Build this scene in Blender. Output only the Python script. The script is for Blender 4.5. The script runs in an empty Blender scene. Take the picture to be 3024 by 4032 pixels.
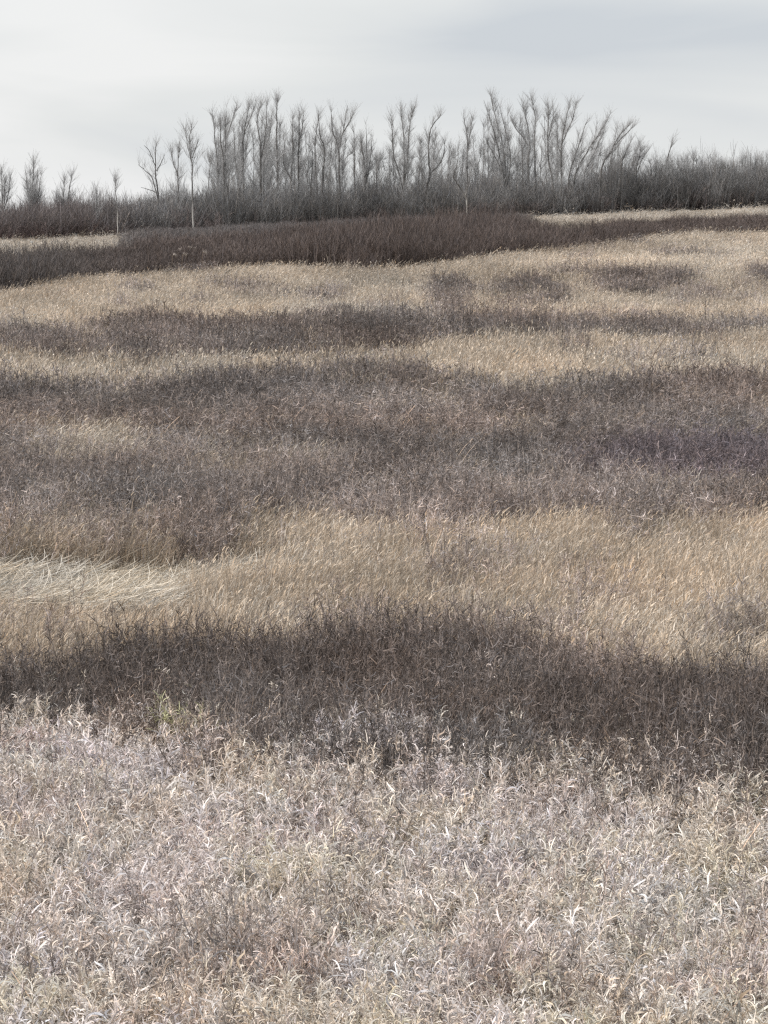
import bpy, math, random
import numpy as np

RNG = np.random.default_rng(7)
random.seed(7)
R = math.radians
sc = bpy.context.scene
COL = sc.collection

# ------------------------------------------------------------------ camera
W, H, F = 768, 1024, 2900.0
CAMZ, HOR = 3.5, 191.0
PITCH = math.atan((H / 2 - HOR) / F)
CP, SP = math.cos(PITCH), math.sin(PITCH)
cam = bpy.data.cameras.new('camera')
cam_ob = bpy.data.objects.new('camera', cam)
COL.objects.link(cam_ob)
cam.sensor_fit = 'VERTICAL'
cam.sensor_height = 24.0
cam.lens = 24.0 * F / H
cam.clip_start, cam.clip_end = 0.5, 12000
cam_ob.location = (0, 0, CAMZ)
cam_ob.rotation_euler = (math.pi / 2 - PITCH, 0, 0)
sc.camera = cam_ob


def project(x, y, z):
    dz = z - CAMZ
    d = y * CP - dz * SP
    return W / 2 + F * x / d, H / 2 - F * (y * SP + dz * CP) / d


def at(u, v, y):
    """point of the upright plane at distance y seen in the direction (u, v)"""
    a, b = (u - W / 2) / F, (H / 2 - v) / F
    dx, dy, dz = a, CP + b * SP, -SP + b * CP
    return a * y / dy, y, CAMZ + dz * y / dy


def smooth(a, b, x):
    t = np.clip((np.asarray(x, float) - a) / (b - a), 0, 1)
    return t * t * (3 - 2 * t)


# ------------------------------------------------------------------ noise
def _h(ix, iy, s):
    n = (ix.astype(np.int64) * 374761393 + iy.astype(np.int64) * 668265263 + s * 69069) & 0x7fffffff
    n = ((n ^ (n >> 13)) * 1274126177) & 0x7fffffff
    return ((n ^ (n >> 16)) & 0xffff) / 65535.0


def vnoise(x, y, s=0):
    x, y = np.asarray(x, float), np.asarray(y, float)
    ix, iy = np.floor(x), np.floor(y)
    fx, fy = x - ix, y - iy
    fx, fy = fx * fx * (3 - 2 * fx), fy * fy * (3 - 2 * fy)
    a, b, c, d = _h(ix, iy, s), _h(ix + 1, iy, s), _h(ix, iy + 1, s), _h(ix + 1, iy + 1, s)
    return (a * (1 - fx) + b * fx) * (1 - fy) + (c * (1 - fx) + d * fx) * fy


def fbm(x, y, s=0, o=4):
    t, amp, tot = 0, 1.0, 0
    for k in range(o):
        t = t + amp * vnoise(x * 2 ** k + 17.3 * k, y * 2 ** k - 9.1 * k, s + k)
        tot += amp
        amp *= 0.55
    return t / tot


# ------------------------------------------------------------------ terrain
def terrain(x, y):
    x, y = np.asarray(x, float), np.asarray(y, float)
    s = smooth(55, 205, y)
    xs = 70 * np.tanh(x / 70)
    z = s * (1.0 + 0.043 * xs)
    z = z + 0.30 * (fbm(x / 9.0, y / 9.0, 3, 3) - 0.5) * smooth(15, 40, y)
    z = z + 0.10 * (fbm(x / 1.6, y / 1.6, 5, 2) - 0.5)
    # lodged grass lies in low ridges left of the middle
    u = (x / np.maximum(y, 1)) * F + W / 2
    lod = smooth(280, 180, u) * smooth(24.6, 25.6, y) * smooth(31, 28.5, y)
    z = z + lod * 0.34 * (np.abs(fbm(x / 2.4 + y * 0.3, y / 0.7, 11, 2) - 0.5) * -4 + 0.9)
    d = np.maximum(y - 262, 0)
    return z - 0.022 * d * smooth(0, 60, d)


# ------------------------------------------------------------------ materials
def nodes(m):
    m.use_nodes = True
    nt = m.node_tree
    nt.nodes.clear()
    return nt, nt.nodes, nt.links


def plant_material(name, translucency=0.28, rough=0.6, spec=0.25):
    """dry plant matter: tint of the whole plant times the tone of the single blade"""
    m = bpy.data.materials.new(name)
    nt, N, L = nodes(m)
    out = N.new('ShaderNodeOutputMaterial')
    ti = N.new('ShaderNodeAttribute'); ti.attribute_type = 'INSTANCER'; ti.attribute_name = 'tint'
    sh = N.new('ShaderNodeAttribute'); sh.attribute_type = 'GEOMETRY'; sh.attribute_name = 'tone'
    mul = N.new('ShaderNodeMix'); mul.data_type = 'RGBA'; mul.blend_type = 'MULTIPLY'
    mul.inputs[0].default_value = 1
    L.new(ti.outputs['Color'], mul.inputs[6]); L.new(sh.outputs['Color'], mul.inputs[7])
    bs = N.new('ShaderNodeBsdfPrincipled')
    bs.inputs['Roughness'].default_value = rough
    bs.inputs['Specular IOR Level'].default_value = spec
    tr = N.new('ShaderNodeBsdfTranslucent')
    mx = N.new('ShaderNodeMixShader'); mx.inputs[0].default_value = translucency
    L.new(mul.outputs[2], bs.inputs['Base Color']); L.new(mul.outputs[2], tr.inputs['Color'])
    L.new(bs.outputs[0], mx.inputs[1]); L.new(tr.outputs[0], mx.inputs[2])
    L.new(mx.outputs[0], out.inputs['Surface'])
    return m


def bark_material(name, low, high, pale_to=0.0):
    """bark; pale_to > 0 makes the bark below that height (m) white and flecked"""
    m = bpy.data.materials.new(name)
    nt, N, L = nodes(m)
    out = N.new('ShaderNodeOutputMaterial')
    bs = N.new('ShaderNodeBsdfPrincipled'); bs.inputs['Roughness'].default_value = 0.85
    tc = N.new('ShaderNodeTexCoord')
    no = N.new('ShaderNodeTexNoise'); no.inputs['Scale'].default_value = 3.0
    no.inputs['Detail'].default_value = 5
    L.new(tc.outputs['Object'], no.inputs['Vector'])
    cr = N.new('ShaderNodeValToRGB')
    cr.color_ramp.elements[0].position = 0.3; cr.color_ramp.elements[0].color = (*low, 1)
    cr.color_ramp.elements[1].position = 0.7; cr.color_ramp.elements[1].color = (*high, 1)
    L.new(no.outputs['Fac'], cr.inputs[0])
    last = cr.outputs[0]
    if pale_to > 0:
        sp = N.new('ShaderNodeSeparateXYZ'); L.new(tc.outputs['Object'], sp.inputs[0])
        ad = N.new('ShaderNodeMath'); ad.operation = 'MULTIPLY_ADD'
        ad.inputs[1].default_value = 1.6; L.new(no.outputs['Fac'], ad.inputs[0]); L.new(sp.outputs['Z'], ad.inputs[2])
        mr = N.new('ShaderNodeMapRange'); mr.inputs['From Min'].default_value = pale_to + 0.5
        mr.inputs['From Max'].default_value = pale_to + 1.3
        L.new(ad.outputs[0], mr.inputs['Value'])
        mx = N.new('ShaderNodeMix'); mx.data_type = 'RGBA'
        mx.inputs[6].default_value = (0.46, 0.44, 0.415, 1)
        L.new(mr.outputs[0], mx.inputs[0]); L.new(last, mx.inputs[7])
        last = mx.outputs[2]
    L.new(last, bs.inputs['Base Color']); L.new(bs.outputs[0], out.inputs['Surface'])
    return m


def ground_material():
    m = bpy.data.materials.new('thatch_soil')
    nt, N, L = nodes(m)
    out = N.new('ShaderNodeOutputMaterial')
    bs = N.new('ShaderNodeBsdfPrincipled'); bs.inputs['Roughness'].default_value = 0.95
    tc = N.new('ShaderNodeTexCoord')
    a = N.new('ShaderNodeTexNoise'); a.inputs['Scale'].default_value = 0.35; a.inputs['Detail'].default_value = 8
    b = N.new('ShaderNodeTexNoise'); b.inputs['Scale'].default_value = 14; b.inputs['Detail'].default_value = 8
    L.new(tc.outputs['Object'], a.inputs['Vector']); L.new(tc.outputs['Object'], b.inputs['Vector'])
    ca = N.new('ShaderNodeValToRGB')
    ca.color_ramp.elements[0].position = 0.35; ca.color_ramp.elements[0].color = (0.10, 0.085, 0.07, 1)
    ca.color_ramp.elements[1].position = 0.65; ca.color_ramp.elements[1].color = (0.24, 0.20, 0.145, 1)
    cb = N.new('ShaderNodeValToRGB')
    cb.color_ramp.elements[0].position = 0.3; cb.color_ramp.elements[0].color = (0.55, 0.53, 0.5, 1)
    cb.color_ramp.elements[1].position = 0.7; cb.color_ramp.elements[1].color = (1.2, 1.17, 1.1, 1)
    L.new(a.outputs['Fac'], ca.inputs[0]); L.new(b.outputs['Fac'], cb.inputs[0])
    mul = N.new('ShaderNodeMix'); mul.data_type = 'RGBA'; mul.blend_type = 'MULTIPLY'; mul.inputs[0].default_value = 1
    L.new(ca.outputs[0], mul.inputs[6]); L.new(cb.outputs[0], mul.inputs[7])
    bp = N.new('ShaderNodeBump'); bp.inputs['Strength'].default_value = 0.6; bp.inputs['Distance'].default_value = 0.05
    L.new(b.outputs['Fac'], bp.inputs['Height']); L.new(bp.outputs[0], bs.inputs['Normal'])
    L.new(mul.outputs[2], bs.inputs['Base Color']); L.new(bs.outputs[0], out.inputs['Surface'])
    return m


M_PALE = plant_material('bleached_grass', 0.14, 0.7, 0.15)
M_STRAW = plant_material('straw_grass', 0.2, 0.7, 0.15)
M_DARK = plant_material('dead_weeds', 0.12, 0.8, 0.1)
M_TWIG = plant_material('shrub_twigs', 0.0, 0.8, 0.1)
M_BARK = bark_material('grey_bark', (0.085, 0.08, 0.077), (0.19, 0.18, 0.172))
M_BARKW = bark_material('white_foot_bark', (0.085, 0.08, 0.077), (0.19, 0.18, 0.172), 1.9)
M_CROWN = bark_material('grey_twigs', (0.29, 0.29, 0.292), (0.50, 0.50, 0.502))


# ------------------------------------------------------------------ mesh tools
class Strips:
    """collects bent ribbons (grass blades, leaves, twigs) into one mesh"""
    def __init__(self):
        self.v, self.f, self.c, self.n = [], [], [], 0

    def add(self, P, wid, side, col):
        """P (n,s,3) centre lines, wid (n,s), side (n,3) or (n,s,3), col (n,3)"""
        n, s, _ = P.shape
        if side.ndim == 2:
            side = np.repeat(side[:, None, :], s, 1)
        half = side * wid[..., None] * 0.5
        v = np.stack([P - half, P + half], 2).reshape(-1, 3)
        i = np.arange(n)[:, None] * (2 * s) + np.arange(s - 1)[None, :] * 2 + self.n
        f = np.stack([i, i + 1, i + 3, i + 2], -1).reshape(-1, 4)
        self.v.append(v); self.f.append(f)
        self.c.append(np.repeat(col, 2 * s, 0)); self.n += len(v)

    def mesh(self, name, mat):
        me = bpy.data.meshes.new(name)
        v, f, c = np.concatenate(self.v), np.concatenate(self.f), np.concatenate(self.c)
        me.vertices.add(len(v)); me.vertices.foreach_set('co', v.astype(np.float32).ravel())
        me.loops.add(len(f) * 4); me.loops.foreach_set('vertex_index', f.astype(np.int32).ravel())
        me.polygons.add(len(f)); me.polygons.foreach_set('loop_start', np.arange(0, len(f) * 4, 4, dtype=np.int32))
        me.update(calc_edges=True)
        at_ = me.attributes.new('tone', 'FLOAT_COLOR', 'POINT')
        at_.data.foreach_set('color', np.c_[c, np.ones(len(c))].astype(np.float32).ravel())
        me.materials.append(mat)
        me.polygons.foreach_set('use_smooth', np.ones(len(f), bool))
        return me


def bend_paths(root, phi, th0, bend, length, s, twist=0.0, dth=None):
    """n curved centre lines: start angle th0 off vertical towards phi, bending by bend in all"""
    n = len(root)
    P = np.zeros((n, s, 3)); P[:, 0] = root
    th, ph = th0.copy(), phi.copy()
    seg = length / (s - 1)
    for k in range(1, s):
        P[:, k, 0] = P[:, k - 1, 0] + seg * np.sin(th) * np.cos(ph)
        P[:, k, 1] = P[:, k - 1, 1] + seg * np.sin(th) * np.sin(ph)
        P[:, k, 2] = P[:, k - 1, 2] + seg * np.cos(th)
        th = th + bend / (s - 1)
        ph = ph + np.asarray(twist) / (s - 1)
    return P


def rand_side(n, flat=0.35):
    a = RNG.uniform(0, 2 * np.pi, n)
    sd = np.c_[np.cos(a), np.sin(a), RNG.normal(0, flat, n)]
    return sd / np.linalg.norm(sd, axis=1, keepdims=True)


def taper(n, s, w, tip=0.25):
    return w[:, None] * np.linspace(1, tip, s)[None, :] ** 0.8


def tones(n, lo, hi, warm=0.05):
    t = RNG.uniform(lo, hi, n)
    k = RNG.normal(0, warm, n)
    return np.c_[t * (1 + k), t, t * (1 - 1.2 * k)]


U = RNG.uniform


def pale_plant(kind):
    """bleached bromegrass: bent culms, short curled dead leaves, fluffy nodding heads"""
    S = Strips()
    ns = 3
    root = np.c_[RNG.normal(0, 0.03, (ns, 2)), np.zeros(ns)]
    L_ = U(0.32, 0.50, ns)
    ph, th = U(0, 6.28, ns), U(0.0, 0.30, ns)
    P = bend_paths(root, ph, th, U(0.0, 0.7, ns), L_, 7)
    S.add(P, taper(ns, 7, U(0.003, 0.0045, ns), 0.6), rand_side(ns), tones(ns, 0.5, 1.1))
    for i in range(ns):
        nl = random.randint(17, 22)
        k = U(0.25, 1.0, nl) * 6
        j = np.minimum(k.astype(int), 5); fr = (k - j)[:, None]
        st = P[i, j] * (1 - fr) + P[i, j + 1] * fr
        ln = U(0.03, 0.085, nl)
        LP = bend_paths(st, U(0, 6.28, nl), U(0.3, 1.7, nl), RNG.normal(1.8, 1.7, nl), ln, 6, RNG.normal(0, 2.4, nl))
        wd = U(0.005, 0.0098, nl)[:, None] * np.array([.55, .9, 1, .95, .7, .25])[None]
        S.add(LP, wd, rand_side(nl, 0.8), tones(nl, 0.2, 0.95, 0.05) * np.where(RNG.random(nl) < .42, U(1.35, 1.75, nl), 1.0)[:, None])
        nh = (22, 10, 34)[kind % 3]                        # head
        tip = P[i, 4] + (P[i, 6] - P[i, 4]) * U(0.1, 1.05, (nh, 1))
        HP = bend_paths(tip, U(0, 6.28, nh), U(0.1, 1.1, nh), U(0.3, 2.0, nh), U(0.025, 0.06, nh), 4)
        S.add(HP, taper(nh, 4, U(0.003, 0.006, nh), 0.4), rand_side(nh, 0.9), tones(nh, 0.55, 1.35, 0.04))
    nb = 10                                              # dead leaves low down
    root = np.c_[RNG.normal(0, 0.05, (nb, 2)), np.zeros(nb)]
    LP = bend_paths(root, U(0, 6.28, nb), U(0.1, 0.8, nb), U(0.3, 2.2, nb), U(0.12, 0.3, nb), 6, RNG.normal(0, 1, nb))
    S.add(LP, taper(nb, 6, U(0.005, 0.009, nb)), rand_side(nb, 0.5), tones(nb, 0.3, 0.9, 0.05))
    return S.mesh('bleached_plant', M_PALE)


def straw_tuft(rad, n, h, w, lean, heads=0.5):
    """fine dry grass blown to the right (+x)"""
    S = Strips()
    root = np.c_[RNG.normal(0, rad * 0.55, (n, 2)), np.zeros(n)]
    ph = RNG.normal(0.15, 0.95, n)
    th = np.abs(RNG.normal(lean * 0.5, 0.22, n))
    LP = bend_paths(root, ph, th, RNG.normal(lean, 0.7, n), U(0.4, 1.1, n) * h, 5, RNG.normal(0, 0.9, n))
    S.add(LP, taper(n, 5, U(0.6, 1.3, n) * w, 0.3), rand_side(n, 0.4), tones(n, 0.55, 1.3, 0.05))
    m = int(n * heads)
    st = LP[:m, 4]
    HP = bend_paths(st - np.array([0.01, 0, 0.02]), ph[:m], th[:m] + 0.5, U(0.2, 0.9, m), U(0.08, 0.2, m) * h, 3)
    S.add(HP, taper(m, 3, U(1.1, 2.2, m) * w, 0.4), rand_side(m, 0.6), tones(m, 0.8, 1.35, 0.06))
    return S.mesh('straw_tuft', M_STRAW)


def lodged_tuft(rad, n, h, w):
    """grass laid flat and combed to the right"""
    S = Strips()
    root = np.c_[RNG.normal(0, rad, n), RNG.normal(0, rad * 0.5, n), U(0.0, 0.06, n)]
    LP = bend_paths(root, RNG.normal(-0.12, 0.8, n), U(1.2, 1.5, n), RNG.normal(0.1, 0.3, n), U(0.5, 1.2, n) * h, 6, RNG.normal(0, 1.2, n))
    LP[..., 2] = np.maximum(LP[..., 2], 0.012)
    S.add(LP, taper(n, 6, U(0.7, 1.3, n) * w, 0.4), rand_side(n, 0.5), tones(n, 0.4, 1.3, 0.04))
    return S.mesh('lodged_tuft', M_STRAW)


def weed_tuft(rad, n, h, w, fuzz=6):
    """dead forbs: crooked dark stems, many short side twigs and fuzzy spent heads"""
    S = Strips()
    root = np.c_[RNG.normal(0, rad * 0.6, (n, 2)), np.zeros(n)]
    ph, th = U(0, 6.28, n), np.abs(RNG.normal(0.1, 0.24, n))
    L_ = U(0.45, 1.12, n) * h
    P = bend_paths(root, ph, th, RNG.normal(0.1, 0.5, n), L_, 5, RNG.normal(0, 1, n))
    S.add(P, taper(n, 5, U(0.7, 1.2, n) * w, 0.5), rand_side(n), tones(n, 0.35, 1.1, 0.04))
    m = n * fuzz
    i = np.repeat(np.arange(n), fuzz)
    k = U(0.25, 1.0, m) ** 0.7 * 4
    j = np.minimum(k.astype(int), 3); fr = (k - j)[:, None]
    st = P[i, j] * (1 - fr) + P[i, j + 1] * fr
    TP = bend_paths(st, U(0, 6.28, m), U(0.4, 1.5, m), RNG.normal(0.1, 1.2, m), U(0.05, 0.2, m) * h * 0.9, 4, RNG.normal(0, 1.5, m))
    ton = tones(m, 0.45, 1.45, 0.05) * np.repeat(U(0.7, 1.3, n), fuzz)[:, None]
    S.add(TP, taper(m, 4, U(0.7, 1.6, m) * w, 0.4), rand_side(m, 0.8), ton)
    q = max(2, n // 6)                                   # a few pale grass stems between
    root = np.c_[RNG.normal(0, rad * 0.7, (q, 2)), np.zeros(q)]
    QP = bend_paths(root, U(-1.5, 1.5, q), U(0, 0.5, q), U(0, 1.4, q), U(0.6, 1.15, q) * h, 6, RNG.normal(0, 1.0, q))
    S.add(QP, taper(q, 6, U(0.8, 1.3, q) * w, 0.5), rand_side(q, 0.5), tones(q, 1.2, 2.0, 0.06))
    return S.mesh('weed_tuft', M_DARK)


def shrub(h, n, w, spread, twigs, pale=0.0):
    """leafless many-stemmed shrub"""
    S = Strips()
    root = np.c_[RNG.normal(0, spread * 0.45, (n, 2)), np.full(n, -0.05)]
    ph = np.arctan2(root[:, 1], root[:, 0]) + RNG.normal(0, 0.6, n)
    P = bend_paths(root, ph, np.abs(RNG.normal(0.18, 0.14, n)), RNG.normal(0.05, 0.3, n), U(0.5, 1.05, n) * h, 6)
    c = tones(n, 0.6, 1.2, 0.04)
    if pale:
        c[:max(1, int(n * pale))] *= 3.0
    S.add(P, taper(n, 6, U(0.8, 1.4, n) * w, 0.4), rand_side(n, .2), c)
    m = n * twigs
    i = np.repeat(np.arange(n), twigs)
    k = U(0.12, 1.0, m) ** 0.75 * 5
    j = np.minimum(k.astype(int), 4); fr = (k - j)[:, None]
    st = P[i, j] * (1 - fr) + P[i, j + 1] * fr
    TP = bend_paths(st, U(0, 6.28, m), U(0.2, 0.9, m), RNG.normal(-0.25, 0.4, m), U(0.1, 0.34, m) * h, 4)
    S.add(TP, taper(m, 4, U(0.5, 0.9, m) * w, 0.4), rand_side(m, .6), tones(m, 0.7, 1.35, 0.04))
    return S.mesh('twiggy_shrub', M_TWIG)


def scatter(name, meshes, pts, rot, scl, idx, tint, label, cat):
    """ground cover nobody could count: one object, geometry nodes place the tufts"""
    me = bpy.data.meshes.new(name)
    n = len(pts)
    me.vertices.add(n); me.vertices.foreach_set('co', np.asarray(pts, np.float32).ravel())
    for nm, ty, key, arr in (('rot', 'FLOAT_VECTOR', 'vector', rot), ('scl', 'FLOAT_VECTOR', 'vector', scl),
                             ('idx', 'INT', 'value', idx)):
        a = me.attributes.new(nm, ty, 'POINT')
        a.data.foreach_set(key, np.asarray(arr, np.int32 if ty == 'INT' else np.float32).ravel())
    a = me.attributes.new('tint', 'FLOAT_COLOR', 'POINT')
    a.data.foreach_set('color', np.c_[np.maximum(tint, 0.005) * np.minimum(1, 0.82 / np.max(tint, axis=1))[:, None], np.ones(n)].astype(np.float32).ravel())
    ob = bpy.data.objects.new(name, me)
    COL.objects.link(ob)
    ng = bpy.data.node_groups.new(name, 'GeometryNodeTree')
    ng.interface.new_socket('Geometry', in_out='INPUT', socket_type='NodeSocketGeometry')
    ng.interface.new_socket('Geometry', in_out='OUTPUT', socket_type='NodeSocketGeometry')
    N, L = ng.nodes, ng.links
    gi, go = N.new('NodeGroupInput'), N.new('NodeGroupOutput')
    join = N.new('GeometryNodeJoinGeometry')
    for m in meshes:
        src = bpy.data.objects.new(name + '_tuft', m)     # source only, not linked to the scene
        oi = N.new('GeometryNodeObjectInfo'); oi.inputs['Object'].default_value = src
        g2 = N.new('GeometryNodeGeometryToInstance')
        L.new(oi.outputs['Geometry'], g2.inputs[0]); L.new(g2.outputs[0], join.inputs[0])
    iop = N.new('GeometryNodeInstanceOnPoints')
    iop.inputs['Pick Instance'].default_value = True
    L.new(gi.outputs[0], iop.inputs['Points']); L.new(join.outputs[0], iop.inputs['Instance'])

    def named(nm, ty):
        a = N.new('GeometryNodeInputNamedAttribute'); a.data_type = ty
        a.inputs['Name'].default_value = nm
        return a.outputs['Attribute']
    L.new(named('idx', 'INT'), iop.inputs['Instance Index'])
    e2r = N.new('FunctionNodeEulerToRotation')
    L.new(named('rot', 'FLOAT_VECTOR'), e2r.inputs[0]); L.new(e2r.outputs[0], iop.inputs['Rotation'])
    L.new(named('scl', 'FLOAT_VECTOR'), iop.inputs['Scale'])
    L.new(iop.outputs[0], go.inputs[0])
    md = ob.modifiers.new('scatter', 'NODES'); md.node_group = ng
    ob['label'] = label; ob['category'] = cat; ob['kind'] = 'stuff'
    return ob


# ------------------------------------------------------------------ what grows where
def poly(u, pts):
    p = np.array(pts, float)
    return np.interp(u, p[:, 0], p[:, 1])


B_STRIPE_T = [(0, 330), (60, 328), (90, 319), (160, 318), (250, 319), (330, 317), (400, 313), (470, 314), (540, 316), (600, 311), (650, 312), (700, 312), (768, 316)]
B_STRIPE_B = [(0, 348), (60, 350), (100, 345), (160, 351), (250, 350), (330, 344), (400, 337), (470, 334), (540, 334), (600, 331), (650, 328), (700, 327), (768, 321)]
B_BIG_T = [(0, 377), (90, 378), (150, 374), (230, 370), (290, 368), (340, 362), (420, 362), (460, 375), (500, 383), (560, 381), (640, 379), (700, 373), (768, 369)]
B_BIG_B = [(0, 536), (50, 534), (100, 526), (130, 545), (180, 553), (215, 542), (250, 508), (300, 515), (350, 518), (400, 520), (450, 515), (520, 512), (600, 505), (650, 503), (700, 511), (768, 506)]
B_NEAR_T = [(0, 648), (30, 644), (60, 657), (95, 634), (160, 631), (280, 624), (370, 626), (420, 618), (490, 622), (550, 628), (580, 635), (615, 634), (660, 642), (700, 650), (768, 645)]
B_NEAR_B = [(0, 697), (70, 700), (150, 706), (208, 709), (278, 722), (336, 723), (384, 731), (460, 739), (523, 748), (580, 750), (640, 746), (680, 752), (768, 762)]
TH_T = [(0, 253), (60, 252), (125, 247), (160, 240), (200, 238), (300, 231), (400, 223), (500, 217), (530, 218), (560, 218), (650, 216), (768, 212)]
TH_B = [(0, 285), (30, 281), (50, 277), (70, 274), (138, 268), (200, 264), (285, 262), (361, 264), (423, 261), (445, 258), (503, 250), (549, 246), (600, 241), (635, 236), (663, 231), (700, 229), (768, 228)]


def band(u, v, top, bot, e1=4.0, e2=4.0):
    t, b = poly(u, top), poly(u, bot)
    return smooth(-e1, e1, v - t) * smooth(-e2, e2, b - v)


def blob(u, v, u0, u1, v0, v1):
    q = ((u - (u0 + u1) / 2) / ((u1 - u0) / 2)) ** 2 + ((v - (v0 + v1) / 2) / ((v1 - v0) / 2)) ** 2
    return smooth(1.35, 0.45, q)


def spacing_points(y0, y1, k, smin, margin=1.2):
    out = []
    y = y0
    while y < y1:
        s = max(smin, k * y)
        hw = y * (W / 2 / F) * 1.10 + margin
        n = int(2 * hw / s)
        xs = -hw + (np.arange(n) + 0.5) * s + RNG.uniform(-0.5, 0.5, n) * s
        ys = y + RNG.uniform(-0.5, 0.5, n) * s
        out.append(np.c_[xs, ys, np.full(n, s)])
        y += s
    return np.concatenate(out)


def darkness(u, v, x, y):
    n1 = fbm(x / (0.05 * y) + 3, np.log(y) * 9, 21, 4)      # patches, in proportion to what one sees
    n2 = fbm(x / (0.012 * y), np.log(y) * 34, 31, 3)
    n3 = fbm(x / (0.022 * y) + 40, np.log(y) * 24, 37, 3)
    n4 = fbm(x / (0.006 * y) - 11, np.log(y) * 60, 39, 2)
    vv = v + (n1 - 0.5) * 14 + (n2 - 0.5) * 10
    d = 0.06 + 0.0 * u
    d = np.maximum(d, (0.84 - 0.2 * smooth(450, 650, u)) * band(u, vv, B_STRIPE_T, B_STRIPE_B, 4, 4) * (1 - 0.9 * blob(u, v, 72, 92, 318, 356)))
    for b in ((481, 576, 276, 302, .66), (586, 698, 266, 290, .72), (738, 790, 264, 290, .62), (428, 470, 276, 312, .6),
              (225, 255, 276, 288, .6), (300, 345, 288, 300, .45), (640, 768, 285, 300, .35),
              (428, 490, 531, 560, .40), (546, 602, 530, 556, .38)):
        d = np.maximum(d, b[4] * blob(u, vv, *b[:4]))
    big = 0.56 * band(u, vv, B_BIG_T, [(a, b - 15) for a, b in B_BIG_B], 4, 6)
    for b in ((-60, 250, 374, 408, .4), (570, 820, 430, 468, .45), (610, 820, 474, 506, .4), (330, 560, 375, 420, .15),
              (180, 330, 462, 500, .25), (400, 560, 480, 512, .2)):
        big = big * (1 + b[4] * blob(u, v, *b[:4]))
    for b in ((20, 165, 412, 438, 1.0), (160, 384, 430, 460, .4), (640, 790, 462, 476, .5), (230, 300, 470, 480, .3),
              (0, 120, 440, 520, .2), (430, 560, 408, 440, .2)):
        big = big * (1 - b[4] * blob(u, v, *b[:4]))
    big = big * (1 + 1.9 * (n2 - 0.5) + 1.6 * (n3 - 0.5))
    d = np.maximum(d * (1 + 1.9 * (n2 - 0.5) + 2.0 * (n4 - 0.5) + 0.8 * (n3 - 0.5)), big * (1 + 0.8 * (n4 - 0.5)))
    d = np.maximum(d, np.where(v > 505, 0.34, 0.55) * smooth(0.60, 0.78, n3))
    near = band(u, vv, [(a, b + 4) for a, b in B_NEAR_T], [(a, b + 60) for a, b in B_NEAR_B], 5, 3)
    near = near * (1 - 0.6 * blob(u, v, 478, 512, 645, 678)) * (1 - 0.35 * blob(u, v, 560, 640, 640, 680))
    d = np.maximum(d, near * (1 + 0.5 * (n2 - .5)))
    return d, n1, n2


C_STRAW = np.array([0.575, 0.495, 0.408])
C_PALE = np.array([0.92, 0.842, 0.782])
C_DARK = np.array([0.280, 0.240, 0.222])

# ---- ground sheet
gx = np.concatenate([-np.geomspace(4000, 45, 24), np.linspace(-40, 40, 150), np.geomspace(45, 4000, 24)])
gy = np.concatenate([[-4000, -1500, -500, -150, -50, -15], np.linspace(0, 40, 160), np.geomspace(40.4, 300, 170)[0:], np.geomspace(310, 6000, 30)])
GX, GY = np.meshgrid(gx, gy)
GZ = terrain(GX, GY)
ny, nx = GX.shape
I = np.arange(ny * nx).reshape(ny, nx)
fc = np.stack([I[:-1, :-1], I[:-1, 1:], I[1:, 1:], I[1:, :-1]], -1).reshape(-1, 4)
gm = bpy.data.meshes.new('ground')
gm.from_pydata(np.c_[GX.ravel(), GY.ravel(), GZ.ravel()].tolist(), [], fc.tolist())
gm.polygons.foreach_set('use_smooth', np.ones(len(gm.polygons), bool))
gm.materials.append(ground_material())
g = bpy.data.objects.new('ground', gm); COL.objects.link(g); g['kind'] = 'structure'


def rz(n, a=math.pi, tilt=0.12):
    return np.c_[RNG.normal(0, tilt, n), RNG.normal(0, tilt, n), RNG.uniform(-a, a, n)]


# ---- bleached grass in the foreground
v_pale = [pale_plant(k) for k in range(14)]
p = spacing_points(10.2, 24, 0.0, 0.058, 1.6)
x, y = p[:, 0], p[:, 1]
z = terrain(x, y)
u, v = project(x, y, z + 0.46)
n1 = fbm(x / 0.55, y / 0.75, 41, 3); n2 = fbm(x / 0.16, y / 0.16, 43, 2); n3 = fbm(x / 1.3, y / 1.6, 47, 3)
edge = poly(u, B_NEAR_B) - 9 + (n1 - 0.5) * 46 + (n2 - 0.5) * 30
keep = (v > edge - 28) & (RNG.random(len(x)) < 0.05 + 0.6 * smooth(-4, 2, v - edge) + 0.35 * smooth(-2, 12, v - edge)) & (RNG.random(len(x)) < smooth(0.28, 0.56, n2 + 0.35 * n1))
x, y, z, n1, n2, n3 = (a[keep] for a in (x, y, z, n1, n2, n3))
n = len(x)
tint = np.tile(C_PALE, (n, 1)) * (0.34 + 0.65 * n2 + 0.82 * fbm(x / 0.22, y / 0.40, 91, 2))[:, None]
q = fbm(x / 0.4 + 5, y / 0.5, 53, 3) - 0.5
q2 = fbm(x / 0.3 - 9, y / 0.35, 59, 2) - 0.5
tint *= 1 + np.c_[0.07 * q, 0.03 * q, -0.30 * q]                 # yellowish to lilac grey
tint *= 1 + np.c_[-0.04 * q2, 0.05 * q2, -0.02 * q2]                       # greenish to pinkish
brown = 0.6 * smooth(0.56, 0.70, fbm(x / 0.45 + 3, y / 0.6, 97, 3))
tint *= 1 - brown[:, None] * np.array([0.28, 0.36, 0.40])
tint *= U(0.8, 1.2, n)[:, None]
s = U(0.75, 1.2, n)
scatter('bleached_grass', v_pale, np.c_[x, y, z - 0.02], rz(n, tilt=.2), np.c_[s, s, s * U(0.85, 1.1, n)], RNG.integers(0, 14, n), tint,
        'pale bleached curly dead grass filling the whole foreground', 'grass')

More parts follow.
